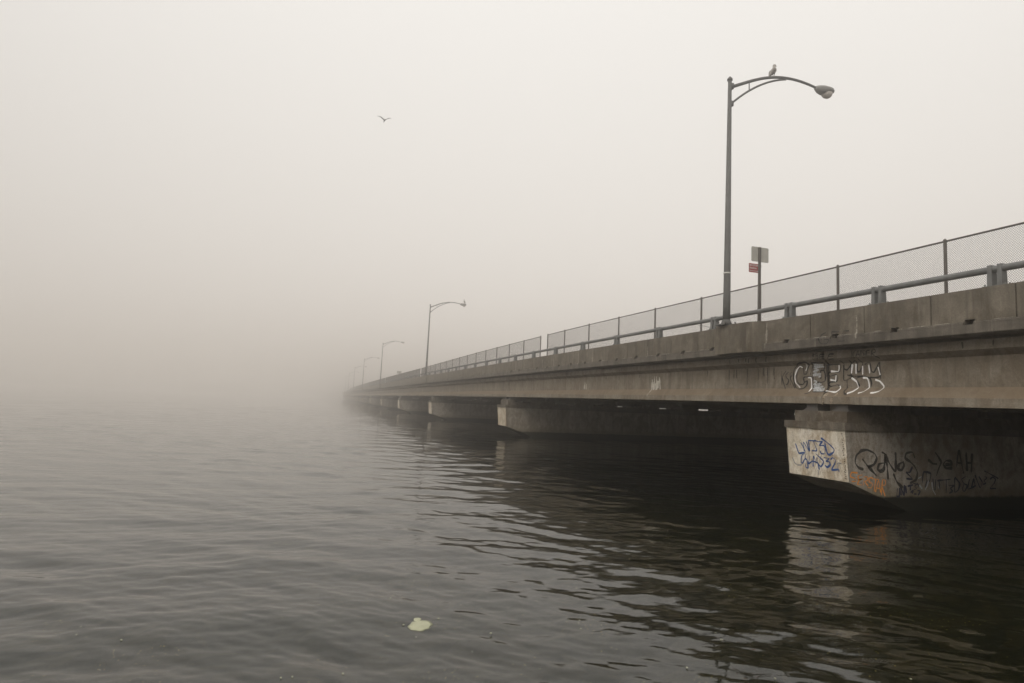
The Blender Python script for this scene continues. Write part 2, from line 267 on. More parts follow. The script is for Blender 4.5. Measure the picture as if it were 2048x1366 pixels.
def paint(name, col, fade=0.0):
    M = NT(name); P = M.pos(); n1 = M.noise(P, 18, 5, 0.7)
    c = M.mix(M.ramp(n1, [(0.35, 0.0), (0.75, 1.0)]), col, tuple(v * 0.75 + 0.035 for v in col))
    if not fade: return M.done(c, 0.8)
    p = M.n('BsdfPrincipled', i_Roughness=0.85); M.t.links.new(c, p.inputs['Base Color'])
    tr = M.n('BsdfTransparent'); f = M.ramp(M.noise(P, 26, 5, 0.7), [(0.5 - 0.25 * (1 - fade) - 0.12, 0.0), (0.5 + 0.3 * fade, 1.0)])
    ms = M.n('MixShader'); M.t.links.new(f, ms.inputs[0]); M.t.links.new(p.outputs[0], ms.inputs[2]); M.t.links.new(tr.outputs[0], ms.inputs[1])
    M.t.links.new(ms.outputs[0], M.out.inputs[0]); return M.m
spray_black = paint('black_spray', (0.012, 0.011, 0.010))
spray_white = paint('white_spray', (0.88, 0.87, 0.85))
spray_fill = paint('thin_white_spray', (0.62, 0.64, 0.65), 0.25)
spray_faint = paint('faded_black_spray', (0.02, 0.018, 0.016), 0.25)
spray_grey = paint('grey_spray', (0.025, 0.024, 0.023), 0.1)
spray_blue = paint('blue_marker', (0.02, 0.085, 0.27))
spray_pale = paint('pale_violet_spray', (0.40, 0.42, 0.45), 0.6)
spray_orange = paint('orange_spray', (0.90, 0.33, 0.03))
spray_navy = paint('navy_spray', (0.006, 0.010, 0.04))
lime = paint('lime_efflorescence', (0.46, 0.42, 0.35), 0.5)
lime_hi = paint('bright_lime', (0.66, 0.62, 0.54), 0.1)
lime_line = paint('lime_line', (0.46, 0.42, 0.36), 0.45)
tan_flow = paint('tan_lime_flow', (0.42, 0.34, 0.25), 0.4)

# ---------------------------------------------------------------- water
def polar_grid(angs, rads, hfun):
    na, nr = len(angs), len(rads)
    A, Rr = np.meshgrid(angs, rads, indexing='ij')
    X = np.sin(A) * Rr; Y = np.cos(A) * Rr; dA = np.gradient(angs)[:, None] * Rr; dR = np.gradient(rads)[None, :] + 0 * A
    Z = hfun(X, Y, np.maximum(dA, dR))
    co = np.stack([X, Y, Z], -1).reshape(-1, 3)
    co = np.vstack([co, [[0, 0, float(Z[0, 0])]]])
    i, j = np.meshgrid(np.arange(na), np.arange(nr - 1), indexing='ij'); i2 = (i + 1) % na
    q = np.stack([i2 * nr + j, i2 * nr + j + 1, i * nr + j + 1, i * nr + j], -1).reshape(-1, 4)
    ctr = na * nr
    t = np.stack([np.full(na, ctr), ((np.arange(na) + 1) % na) * nr, np.arange(na) * nr], -1)
    return co, q, t
def grid_object(name, mat, angs, rads, hfun, flip=False):
    co, q, t = polar_grid(angs, rads, hfun)
    me = bpy.data.meshes.new(name)
    me.vertices.add(len(co)); me.vertices.foreach_set('co', co.astype(np.float32).ravel())
    li = np.concatenate([q.ravel(), t.ravel()]); me.loops.add(len(li)); me.loops.foreach_set('vertex_index', li.astype(np.int32))
    n = len(q) + len(t); me.polygons.add(n)
    ls = np.concatenate([np.arange(len(q)) * 4, len(q) * 4 + np.arange(len(t)) * 3])
    me.polygons.foreach_set('loop_start', ls.astype(np.int32))
    me.polygons.foreach_set('use_smooth', [True] * n)
    me.materials.append(mat); me.update(calc_edges=True); me.validate()
    o = bpy.data.objects.new(name, me); C.objects.link(o); return o

waves = []
for k in range(64):
    lam = 0.11 * (2.7 / 0.11) ** (k / 63.0) * rng.uniform(0.9, 1.1)
    th = R(22) + rng.normal(0, R(33))          # travel direction, from +Y towards +X
    slope = WAVE_SLOPE * rng.uniform(0.6, 1.3) * (1.0 if lam < 1.6 else 0.8)
    waves.append((lam, th, slope * lam / (2 * math.pi), rng.uniform(0, 6.28)))
def water_h(X, Y, d):
    Z = np.zeros_like(X)
    # slow patches of calmer and livelier water
    pat = 0.85 + 0.3 * np.sin(X * 0.23 + Y * 0.11 + 1.3) * np.sin(Y * 0.17 - X * 0.07)
    wx = X + 0.25 * np.sin(Y * 0.9 + 0.5 * X); wy = Y + 0.25 * np.sin(X * 0.7 - 0.4 * Y + 2)
    for lam, th, a, ph in waves:
        fade = np.clip((lam / d - 2.2) / 3.0, 0, 1)
        Z += a * fade * np.sin((wx * math.sin(th) + wy * math.cos(th)) * 2 * math.pi / lam + ph)
    return Z * pat
angs = np.radians(np.concatenate([np.arange(-30, 66, 0.2), np.arange(68, 328, 4.0)]))
rads = np.geomspace(1.5, 640, 1450)
M = NT('sea_water')
P1 = M.pos((1, 1, 1))
gpos = M.n('NewGeometry').outputs['Position']
rot = M.n('Mapping', i_Vector=gpos, i_Rotation=(0, 0, R(22)), i_Scale=(0.55, 1.6, 1.0)).outputs[0]
b1 = M.noise(rot, 2.6, 3, 0.5, 0.3); b2 = M.noise(rot, 9.0, 3, 0.5, 0.2)
b3 = M.noise(rot, 30.0, 2, 0.5)
hb = M.math('ADD', M.math('MULTIPLY', b3, 0.03), M.math('ADD', b1, M.math('MULTIPLY', b2, 0.10)))
bump = M.n('Bump', i_Height=hb, i_Strength=1.0, i_Distance=WAVE_BUMP).outputs[0]
fr = M.n('Fresnel', i_IOR=1.45, i_Normal=bump).outputs[0]
gl = M.n('BsdfGlossy', i_Color=(0.97, 0.97, 0.97, 1), i_Roughness=0.008, i_Normal=bump).outputs[0]
tr = M.n('BsdfTransparent', i_Color=(0.54, 0.56, 0.40, 1)).outputs[0]
df = M.n('BsdfDiffuse', i_Color=(0.014, 0.015, 0.010, 1)).outputs[0]
m1 = M.n('MixShader', i_0=0.28); M.t.links.new(tr, m1.inputs[1]); M.t.links.new(df, m1.inputs[2])
m2 = M.n('MixShader', i_0=fr); M.t.links.new(m1.outputs[0], m2.inputs[1]); M.t.links.new(gl, m2.inputs[2])
M.t.links.new(m2.outputs[0], M.out.inputs[0])
tag(grid_object('water', M.m, angs, rads, water_h), 'dark green grey rippled sea water fading into fog', kind='structure')

# sea bed: mud, weed and stones in the shallows, falling away from the shore
def bed_h(X, Y, d):
    r = np.hypot(X, Y)
    Z = -(0.16 + 0.10 * np.maximum(0, Y * 0.9 - X * 0.55 + 0.6)); Z = np.maximum(Z, -2.6)
    for lam, a in ((2.3, 0.10), (1.1, 0.06), (0.5, 0.035), (0.28, 0.02)):
        for _ in range(3):
            th = rng.uniform(0, 6.28); ph = rng.uniform(0, 6.28)
            Z += a * np.clip((lam / d - 2) / 2, 0, 1) * np.sin((X * math.cos(th) + Y * math.sin(th)) * 6.283 / lam + ph)
    return Z
M = NT('sea_bed'); P = M.pos()
n1 = M.noise(P, 0.9, 6, 0.65, 0.5); n2 = M.noise(P, 5, 6, 0.7, 0.5)
st_ = M.n('TexVoronoi', i_Vector=P, i_Scale=3.4); sp = M.n('TexVoronoi', i_Vector=P, i_Scale=13.0).outputs['Distance']
c = M.mix(M.ramp(n1, [(0.35, 0.0), (0.65, 1.0)]), (0.022, 0.026, 0.011), (0.09, 0.075, 0.036))
c = M.mix(M.ramp(n2, [(0.5, 0.0), (0.7, 1.0)]), c, (0.022, 0.028, 0.012))
c = M.mix(M.ramp(M.n('SeparateColor', i_Color=st_.outputs['Color']).outputs[0], [(0.6, 0.0), (0.8, 0.45)]), c, (0.15, 0.11, 0.06))
c = M.mix(M.math('MULTIPLY', M.ramp(sp, [(0.08, 1.0), (0.18, 0.0)]), M.ramp(n1, [(0.52, 0.0), (0.62, 1.0)])), c, (0.95, 0.74, 0.22))
bedm = M.done(c, 0.9, bump=n2, bs=0.5, bd=0.04)
tag(grid_object('seabed', bedm, np.radians(np.arange(0, 360, 2.0)), np.geomspace(0.8, 640, 240), bed_h), 'weedy brown sea bed seen through the shallows', kind='structure')

# ---------------------------------------------------------------- bridge
Y0, Y1 = -16.23, 465.2
SPAN = 30.09; PIER0 = 13.86
stations = [Y0 + 2.0 * i for i in range(int((100 - Y0) / 2))]; stations += [stations[-1] + 6 * (i + 1) for i in range(int((Y1 - stations[-1]) / 6))] + [Y1]
bridge = empty('bridge', WA(13.2, 10, 0))
def part(mb, name, mats, parent=None, smooth=False, label=None):
    p = parent or bridge
    o = mb.build(name, mats, p, smooth)
    o.matrix_parent_inverse = Matrix.Translation(-world_loc(p))
    if label: o['label'] = label
    return o
def world_loc(o):
    v = Vector((0, 0, 0))
    while o: v += Vector(o.location) + (o.matrix_parent_inverse.translation if o.parent else Vector((0, 0, 0))); o = o.parent
    return v
tag(bridge, 'long low brown concrete girder bridge on wide piers running off into the fog', 'bridge')

JS, J0 = 1.79, 8.53
lampY = [17.4 + 59.7 * n for n in range(7)]
mb = MB(); mbl = MB()
for i in range(int((Y0 - J0) / JS), int((Y1 - J0) / JS)):
    a, b = J0 + i * JS, J0 + (i + 1) * JS
    g = 0.016
    mid = a + 0.93
    near = b < 130 and not any(ly - 1.8 < mid < ly + 0.6 for ly in lampY)
    if near:
        n0, n1 = mid - 0.11, mid + 0.11
        ol = [(a + g, 0.252), (n0, 0.252), (n0, 0.305), (n1, 0.305), (n1, 0.252), (b - g, 0.252), (b - g, 0.95), (a + g, 0.95)]
        mb.plate(ol, 13.215, 13.42)
        mbl.plate([(a, 0.19), (n0, 0.19), (n0, 0.25), (a, 0.25)], 13.17, 13.42)
        mbl.plate([(n1, 0.19), (b, 0.19), (b, 0.25), (n1, 0.25)], 13.17, 13.42)
    else:
        mb.plate([(a + g, 0.252), (b - g, 0.252), (b - g, 0.95), (a + g, 0.95)], 13.215, 13.42)
        mbl.plate([(a, 0.19), (b, 0.19), (b, 0.25), (a, 0.25)], 13.17, 13.42)
mb.sweep([(13.421, 0.25), (13.60, 0.25), (13.60, 0.947), (13.421, 0.947)], stations)
mb.sweep([(13.27, 0.31), (13.43, 0.31), (13.43, 0.935), (13.27, 0.935)], stations)
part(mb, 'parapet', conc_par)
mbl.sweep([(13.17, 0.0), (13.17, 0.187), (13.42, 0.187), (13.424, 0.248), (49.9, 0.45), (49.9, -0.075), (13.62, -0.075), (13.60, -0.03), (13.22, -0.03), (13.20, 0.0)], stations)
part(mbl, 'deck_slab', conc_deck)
mb = MB(); mb.sweep([(49.7, 0.45), (49.9, 0.45), (49.9, 0.9), (49.7, 0.9)], stations); part(mb, 'parapet', conc_par, label='far side parapet')
for n, ly in enumerate(lampY):
    mb = MB()
    pl = [(13.3, ly - 1.78), (12.93, ly - 1.22), (12.90, ly + 0.38), (13.3, ly + 0.42)]
    mb.prism(pl, 0.254, 0.956)
    pl2 = [(13.32, ly - 1.80), (12.905, ly - 1.235), (12.875, ly + 0.40), (13.32, ly + 0.44)]
    mb.prism(pl2, -0.004, 0.252)
    part(mb, 'lamp_plinth', conc_par)

# girders: I-section, the outer one in one length per span
GP = [(13.60, -0.09), (13.60, -0.30), (13.80, -0.43), (13.80, -1.11), (13.60, -1.36), (13.60, -1.56), (14.25, -1.56), (14.25, -1.36), (14.05, -1.11), (14.05, -0.43), (14.25, -0.30), (14.25, -0.09)]
GPZ = [0.96, 0.255, 0.25, 0.0, -0.09, -0.30, -0.43, -1.11, -1.36, -1.56]; GPX = [13.215, 13.215, 13.17, 13.17, 13.6, 13.6, 13.8, 13.8, 13.6, 13.6]
def gx(z): return float(np.interp(-z, [-q for q in GPZ], GPX))
def span_st(a, b):
    n = max(2, int((b - a) / (2.5 if a < 100 else 7.5))); return [a + (b - a) * i / n for i in range(n + 1)]
piersY = [PIER0 + SPAN * k for k in range(-1, 16)]
first_girder = None
for k in range(-1, 15):
    a = PIER0 + SPAN * k + 0.05; b = a + SPAN - 0.10
    if a > Y1: break
    mb = MB(); mb.sweep(GP, span_st(a, b))
    o = part(mb, 'edge_girder', conc_gird)
    if k == 0: first_girder = o
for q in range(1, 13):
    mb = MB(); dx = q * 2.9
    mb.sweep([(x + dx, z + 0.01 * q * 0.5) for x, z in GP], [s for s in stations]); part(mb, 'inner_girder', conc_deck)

# cross walls between the girders over each pier and at mid-span
rd_ = random.Random(5)
for py in piersY:
    if py > Y1 - 2: break
    for off, zl in ((0.0, -1.60), (-10.0, -1.49), (10.0, -1.45)):
        dm = MB()
        dm.box(13.95, 48.8, py + off - 0.12, py + off + 0.12, zl, -0.07, W)
        if off == 0.0:                      # over each pier the wall comes down almost to the shelf
            dm.box(13.95, 48.8, py - 0.11, py + 0.11, (2.60 - zb(py)) if py > 20 else -1.758, zl + 0.002, W)
        part(dm, 'cross_wall', conc_deck)

def ribbons(strokes, wdt, sfun, thick=0.004):           # hand-drawn lines that follow a surface
    mb = MB()
    for st in strokes:
        pts = [np.array(p) for p in st]; fine = []
        # smooth with Catmull-Rom, then a fixed step
        P_ = [pts[0]] + pts + [pts[-1]]
        for i in range(1, len(P_) - 2):
            p0, p1, p2, p3 = P_[i - 1], P_[i], P_[i + 1], P_[i + 2]
            n = max(2, int(np.linalg.norm(p2 - p1) / 0.025))
            for s_ in range(n):
                t = s_ / n
                tt = 0.5
                m1 = (p2 - p0) * tt * 0.6; m2 = (p3 - p1) * tt * 0.6
                fine.append((2*t**3-3*t**2+1)*p1 + (t**3-2*t**2+t)*m1 + (-2*t**3+3*t**2)*p2 + (t**3-t**2)*m2)
        fine.append(pts[-1]); fine = np.array(fine)
        if len(fine) < 2: continue
        d = np.gradient(fine, axis=0); L = np.linalg.norm(d, axis=1, keepdims=True) + 1e-9; d /= L; nrm = np.stack([-d[:, 1], d[:, 0]], -1)
        k = len(fine); ww = wdt * (0.85 + 0.3 * np.sin(np.arange(k) * 0.21 + random.random() * 6) + 0.2 * np.sin(np.arange(k) * 0.53 + random.random() * 6)) * 0.5 * random.uniform(0.8, 1.2)
        ww[0] *= 0.5; ww[-1] *= 0.35
        o = len(mb.v)
        for i in range(k):
            a = fine[i] + nrm[i] * ww[i]; b = fine[i] - nrm[i] * ww[i]
            mb.v.append(sfun(a[0], a[1], thick)); mb.v.append(sfun(b[0], b[1], thick))
        for i in range(k - 1): mb.f.append((o + 2*i, o + 2*i+1, o + 2*i+3, o + 2*i+2)); mb.m.append(0)
    return mb
def parse(s): return [[tuple(float(v) for v in q.split(',')) for q in st.split()] for st in s.split(';')]
def on_girder(Y, z, t): return W(gx(z) - t, Y, z)
def nose_x(z): return 13.28 + (2.07 - z) / 1.35 * 0.12
def on_nose(Y, z, t): return WA(nose_x(z) - t, Y, z)
PFY = PIER0 - 1.05
def on_side(X, z, t): return (bx_(X, PFY), PFY - t, z)

GG = [('black', 0.040, spray_black, 0.004), ('white', 0.046, spray_white, 0.006), ('fill', 0.044, spray_fill, 0.005),
      ('ksr', 0.030, spray_black, 0.004), ('tags', 0.034, spray_faint, 0.004), ('faint', 0.03, spray_faint, 0.004),
      ('drip', 0.085, lime_hi, 0.003), ('flow', 0.09, tan_flow, 0.003)]
GL = {'black': 'black outlines of the large GEEYYY graffiti', 'white': 'white highlights of the GEEYYY graffiti', 'fill': 'white scribble fill inside the first E',
      'ksr': 'small black KSR tag', 'tags': 'faded black GEE and KAISER tags', 'faint': 'faint GEE tag across the deck edge',
      'drip': 'white lime drips on the girder web', 'flow': 'tan lime flow below the graffiti'}
for k, wd, mt, th in GG:
    part(ribbons(parse(STROKES[k]), wd, on_girder, th), 'lime_stain' if k in ('drip', 'flow') else 'graffiti', mt, first_girder, label=GL[k])

# lime lines weeping from the joint between ledge and parapet, and streaks under the joints
st = []
for i in range(-3, 60):
    a = J0 + i * JS
    if any(ly - 1.9 < a + 0.9 < ly + 0.6 for ly in lampY[:1]) : continue
    if random.random() < 0.85: st.append([(a + 0.05, 0.243), (a + 0.45, 0.246 + random.uniform(-.004, .004)), (a + 0.8, 0.242)])
    if random.random() < 0.8: st.append([(a + 1.06, 0.243), (a + 1.4, 0.247), (a + 1.74, 0.243)])
part(ribbons(st, 0.032, on_girder, 0.003), 'lime_stain', lime_line, label='thin pale lime line along the ledge')
st = []
for i in list(range(2, 60)):
    a = J0 + i * JS
    if random.random() < (0.18 if i < 12 else 0.5): st.append([(a + random.uniform(-.02, .02), random.uniform(0.5, 0.9)), (a, 0.4), (a + 0.01, random.uniform(0.02, 0.2))])
st += [[(12.35, 0.74), (12.33, 0.5), (12.34, 0.3), (12.33, 0.12)], [(15.66, 0.9), (15.67, 0.6), (15.66, 0.3)]]
part(ribbons(st, 0.05, on_girder, 0.003), 'lime_stain', lime, label='pale vertical lime streaks on the parapet')

rq = random.Random(3); st = []
for i in range(46):
    y = rq.choice((rq.uniform(16, 18.6), rq.uniform(9, 60), rq.uniform(9, 30))); z0 = rq.choice((-0.12, -0.45)); L_ = rq.uniform(0.1, 0.55) if z0 < -0.3 else rq.uniform(0.08, 0.17)
    st.append([(y, z0), (y + rq.uniform(-.02, .02), z0 - L_ * 0.5), (y + rq.uniform(-.02, .02), z0 - L_)])
part(ribbons(st, 0.045, on_girder, 0.003), 'water_stain', paint('dark_water_stain', (0.035, 0.03, 0.025), 0.45), first_girder, label='dark water stains running down from the deck edge')
# piers: hammerhead walls with a hanging nose, each with cap, bearing shelf and bearing blocks
def pier(py):
    h = 1.05
    ms = MB()
    # body outline in X,z ; sloped underside; near and far faces
    ol = [(nose_x(2.07) , 2.07), (nose_x(0.74), 0.74), (14.45, 0.35), (15.45, -0.05), (15.75, -0.6), (15.9, -2.8), (47.0, -2.8), (47.3, -0.2), (49.7, 0.72), (49.7, 2.07)]
    n = len(ol); vs = [WA(x, py - h, z) for x, z in ol] + [WA(x, py + h, z) for x, z in ol]
    fs = [(i, (i + 1) % n, (i + 1) % n + n, i + n) for i in range(n)]
    ms.add(vs, [tuple(range(n))[::-1], tuple(range(n, 2 * n))] + fs[1:], 0)
    ms.add([vs[0], vs[1], vs[n + 1], vs[n]], [(0, 1, 2, 3)], 1)
    body = part(ms, 'pier', [conc_pier, conc_nose])
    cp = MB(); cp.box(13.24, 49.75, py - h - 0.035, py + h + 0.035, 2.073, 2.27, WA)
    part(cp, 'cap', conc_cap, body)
    sh = MB()
    if py < 20: sh.box(13.48, 49.5, py - 0.93, py + 0.93, 2.268, zb(py) - 1.76, WA)
    else:
        sh.box(13.48, 49.5, py - 0.93, py + 0.93, 2.268, 2.48, WA); x = 13.481; rs_ = random.Random(int(py))
        while x < 49.4:
            x2 = min(49.49, x + rs_.uniform(0.6, 2.0)); sh.box(x, x2, py - 0.92, py + 0.92, 2.478, zb(py) - 1.76, WA); x = x2 + rs_.choice((0.8, 1.1, 1.6, 2.2))
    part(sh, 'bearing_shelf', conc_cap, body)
    zt = zb(py) - 1.556
    bb = MB(); each = 0 < (py - Y0) < 95
    for q in range(13):
        for s_ in (-0.55, 0.5):
            bb.box(13.66 + q * 2.9, 14.2 + q * 2.9, py + s_ - 0.26, py + s_ + 0.26, zb(py) - 1.762, zb(py) - 1.70, WA)
            bb.box(13.70 + q * 2.9, 14.15 + q * 2.9, py + s_ - 0.2, py + s_ + 0.2, zb(py) - 1.702, zt, WA)
            if each: part(bb, 'bearing', rubber, body); bb = MB()
    if not each: part(bb, 'bearings', rubber, body)['kind'] = 'stuff'
    return body
for k, py in enumerate(piersY):
    if py > Y1 - 4: break
    b = pier(py)
    if k == 1:
        for key, wd, mt, f, lb in (('blue', 0.041, spray_blue, on_nose, 'blue UNIT3D SLAD32 tag on the pale nose of the pier'),
                                   ('pale', 0.035, spray_pale, on_nose, 'pale violet spray arcs on the nose'),
                                   ('grey', 0.072, spray_grey, on_side, 'large grey QaNoS and YEAH tags'),
                                   ('orange', 0.030, spray_orange, on_side, 'orange SERSTAR tag'),
                                   ('navy', 0.045, spray_navy, on_side, 'navy UNIT3D SLAD32 tags near the water'),
                                   ('whitedab', 0.05, spray_fill, on_side, 'white dabs between the navy tags')):
            S_ = parse(STROKES[key])
            part(ribbons(S_, wd, f, 0.005), 'graffiti', mt, b, label=lb)
        rs = [[(12.84 + random.uniform(0, .10), 2.0 - i * 0.055), (12.86 + random.uniform(0, .06), 1.97 - i * 0.055)] for i in range(22)]
        part(ribbons(rs, 0.045, on_nose, 0.004), 'rust_stain', paint('rust_brown', (0.11, 0.065, 0.035), 0.35), b, label='rusty chips along the near edge of the nose')

# ---------------------------------------------------------------- pipe railing on the parapet
railing = empty('pipe_railing', W(13.4, 10, 0.95)); tag(railing, 'grey steel pipe railing on paired posts along the top of the bridge parapet', 'railing')
mb = MB(); yy = [Y0] + [s for s in stations if s > Y0]
mb.tube([W(13.4, y, 1.335) for y in yy], 0.075, 12); part(mb, 'rail_pipe', galv, railing, True)
rp = [9.0 - 3.0 * 3, 9.0 - 6, 6.0, 9.0, 11.84, 14.89, 18.55, 22.26, 26.02]; y = 29.88
while y < 352: rp.append(y); y += 3.86
def rail_post():
    mb = MB()
    for s_ in (-0.10, 0.10):
        mb.box(-0.085, 0.085, s_ - 0.05, s_ + 0.05, 0.025, 0.47, None, 0, 0.012, 0.006)
    mb.box(-0.105, 0.105, -0.23, 0.24, 0.0, 0.028)
    mb.box(-0.03, 0.03, -0.06, 0.06, 0.36, 0.43)
    for a_ in (-0.2, 0.2): mb.tube([(-0.07, a_, 0.02), (-0.07, a_, 0.07)], 0.018, 6); mb.tube([(0.07, a_, 0.02), (0.07, a_, 0.07)], 0.018, 6)
    return mb
base = None
for y in rp:
    l = Vector(W(13.4, y, 0.952))
    if base is None: o = rail_post().build('rail_post', galv, railing); base = o
    else: o = base.copy(); C.objects.link(o); o.parent = railing
    o.matrix_parent_inverse = Matrix.Translation(-Vector(railing.location)); o.location = l

# ---------------------------------------------------------------- chain-link fence, in separate runs
FX, FZ0, FZ1 = 15.67, 0.50, 2.86
def zt_(y): return FZ1 + (0.0 if y < 16 else min(0.12, (y - 16) * 0.006)) - (0 if y < 60 else min(0.15, (y - 60) * 0.004))
def mesh_panel(Lp, pitch, rr):
    mb = MB(); H = FZ1 - FZ0 - 0.02
    n = int((Lp + H) / pitch)
    for sgn in (1, -1):
        for i in range(-1, n + 1):
            u0 = i * pitch * 1.0 - H if sgn > 0 else i * pitch
            # line y = u0 + t , z = t (sgn +) or y = u0 - t
            if sgn > 0: t0, t1 = max(0, -u0), min(H, Lp - u0)
            else: t0, t1 = max(0, u0 - Lp), min(H, u0)
            if t1 - t0 < 0.02: continue
            a = Vector((0.004 * sgn, u0 + sgn * t0, t0)); b = Vector((0.004 * sgn, u0 + sgn * t1, t1))
            d = Vector((0, sgn * -1, 1)).normalized() if sgn > 0 else Vector((0, 1, 1)).normalized()
            o = len(mb.v)
            for p in (a, b):
                for k in range(3):
                    q = 2.1 * k + 0.5; mb.v.append(tuple(p + Vector((math.cos(q) * rr, 0, 0)) + d * math.sin(q) * rr))
            mb.f += [(o, o + 1, o + 4, o + 3), (o + 1, o + 2, o + 5, o + 4), (o + 2, o, o + 3, o + 5)]; mb.m += [0] * 3
    return mb
first = [8.3, 11.8, 15.33, 18.95, 22.64, 26.45, 30.25, 34.13, 37.98, 41.15]
first = [-9.4, -5.8, -2.2, 1.3, 4.8] + first
runs = [first]
for a, b in ((42.6, 96.6), (98.2, 151.3), (152.8, 206.5), (208, 262), (263.5, 317), (318.5, 372)):
    n = 14; runs.append([a + (b - a) * i / n for i in range(n + 1)])
RL = ['brown chain-link fence run nearest the camera, behind the pipe railing', 'second chain-link fence run, just past the first gap of sky',
      'third chain-link fence run, behind the second street lamp', 'fourth chain-link fence run, grey in the fog',
      'fifth chain-link fence run, faint in the fog', 'sixth chain-link fence run, nearly lost in fog', 'farthest chain-link fence run, lost in fog']
near_mesh = far_mesh = None
fpost = None
for ri, ys in enumerate(runs):
    fz = empty('chain_link_fence', W(FX, ys[0], 0.4)); tag(fz, RL[ri], 'fence', 'chain-link fence runs along the bridge')
    inv = Matrix.Translation(-Vector(fz.location))
    mb = MB(); mb.tube([W(FX, y, zt_(y)) for y in ys], 0.026, 8); mb.tube([W(FX, y, FZ0) for y in ys], 0.02, 6)
    part(mb, 'top_rail', fence_steel, fz)
    for y in ys:
        if fpost is None:
            p_ = MB(); p_.tube([(0, 0, -0.25), (0, 0, FZ1 - FZ0 + 0.03)], 0.042, 8); p_.tube([(0, 0, FZ1 - FZ0 + 0.03), (0, 0, FZ1 - FZ0 + 0.07)], [0.05, 0.02], 8)
            fpost = p_.build('fence_post', fence_steel, fz); o = fpost
        else: o = fpost.copy(); C.objects.link(o); o.parent = fz
        o.matrix_parent_inverse = inv; o.location = W(FX, y, FZ0); o.scale = (1, 1, (zt_(y) - FZ0) / (FZ1 - FZ0))
    for i in range(len(ys) - 1):
        L_ = ys[i + 1] - ys[i]; P0 = Vector(W(FX, ys[i], FZ0)); P1 = Vector(W(FX, ys[i + 1], FZ0)); d = P1 - P0
        if near_mesh is None: near_mesh = mesh_panel(3.7, 0.062, 0.0029).build('mesh_panel', wire_m, fz, fix=False); near_data = near_mesh.data; o = near_mesh
        else:
            if ys[i] > 90 and far_mesh is None: far_mesh = mesh_panel(3.7, 0.14, 0.0085).build('mesh_panel', wire_m, fz, fix=False); o = far_mesh
            else: o = (far_mesh if ys[i] > 90 else near_mesh).copy(); C.objects.link(o)
        o.parent = fz; o.matrix_parent_inverse = inv
        o.location = P0; o.scale = (1, L_ / 3.7, (zt_(ys[i]) - FZ0) / (FZ1 - FZ0))
        # shear small slope: rotate about X and Z to follow the deck
        o.rotation_euler = (math.atan2(d.z, d.y), 0, -math.atan2(d.x, d.y))

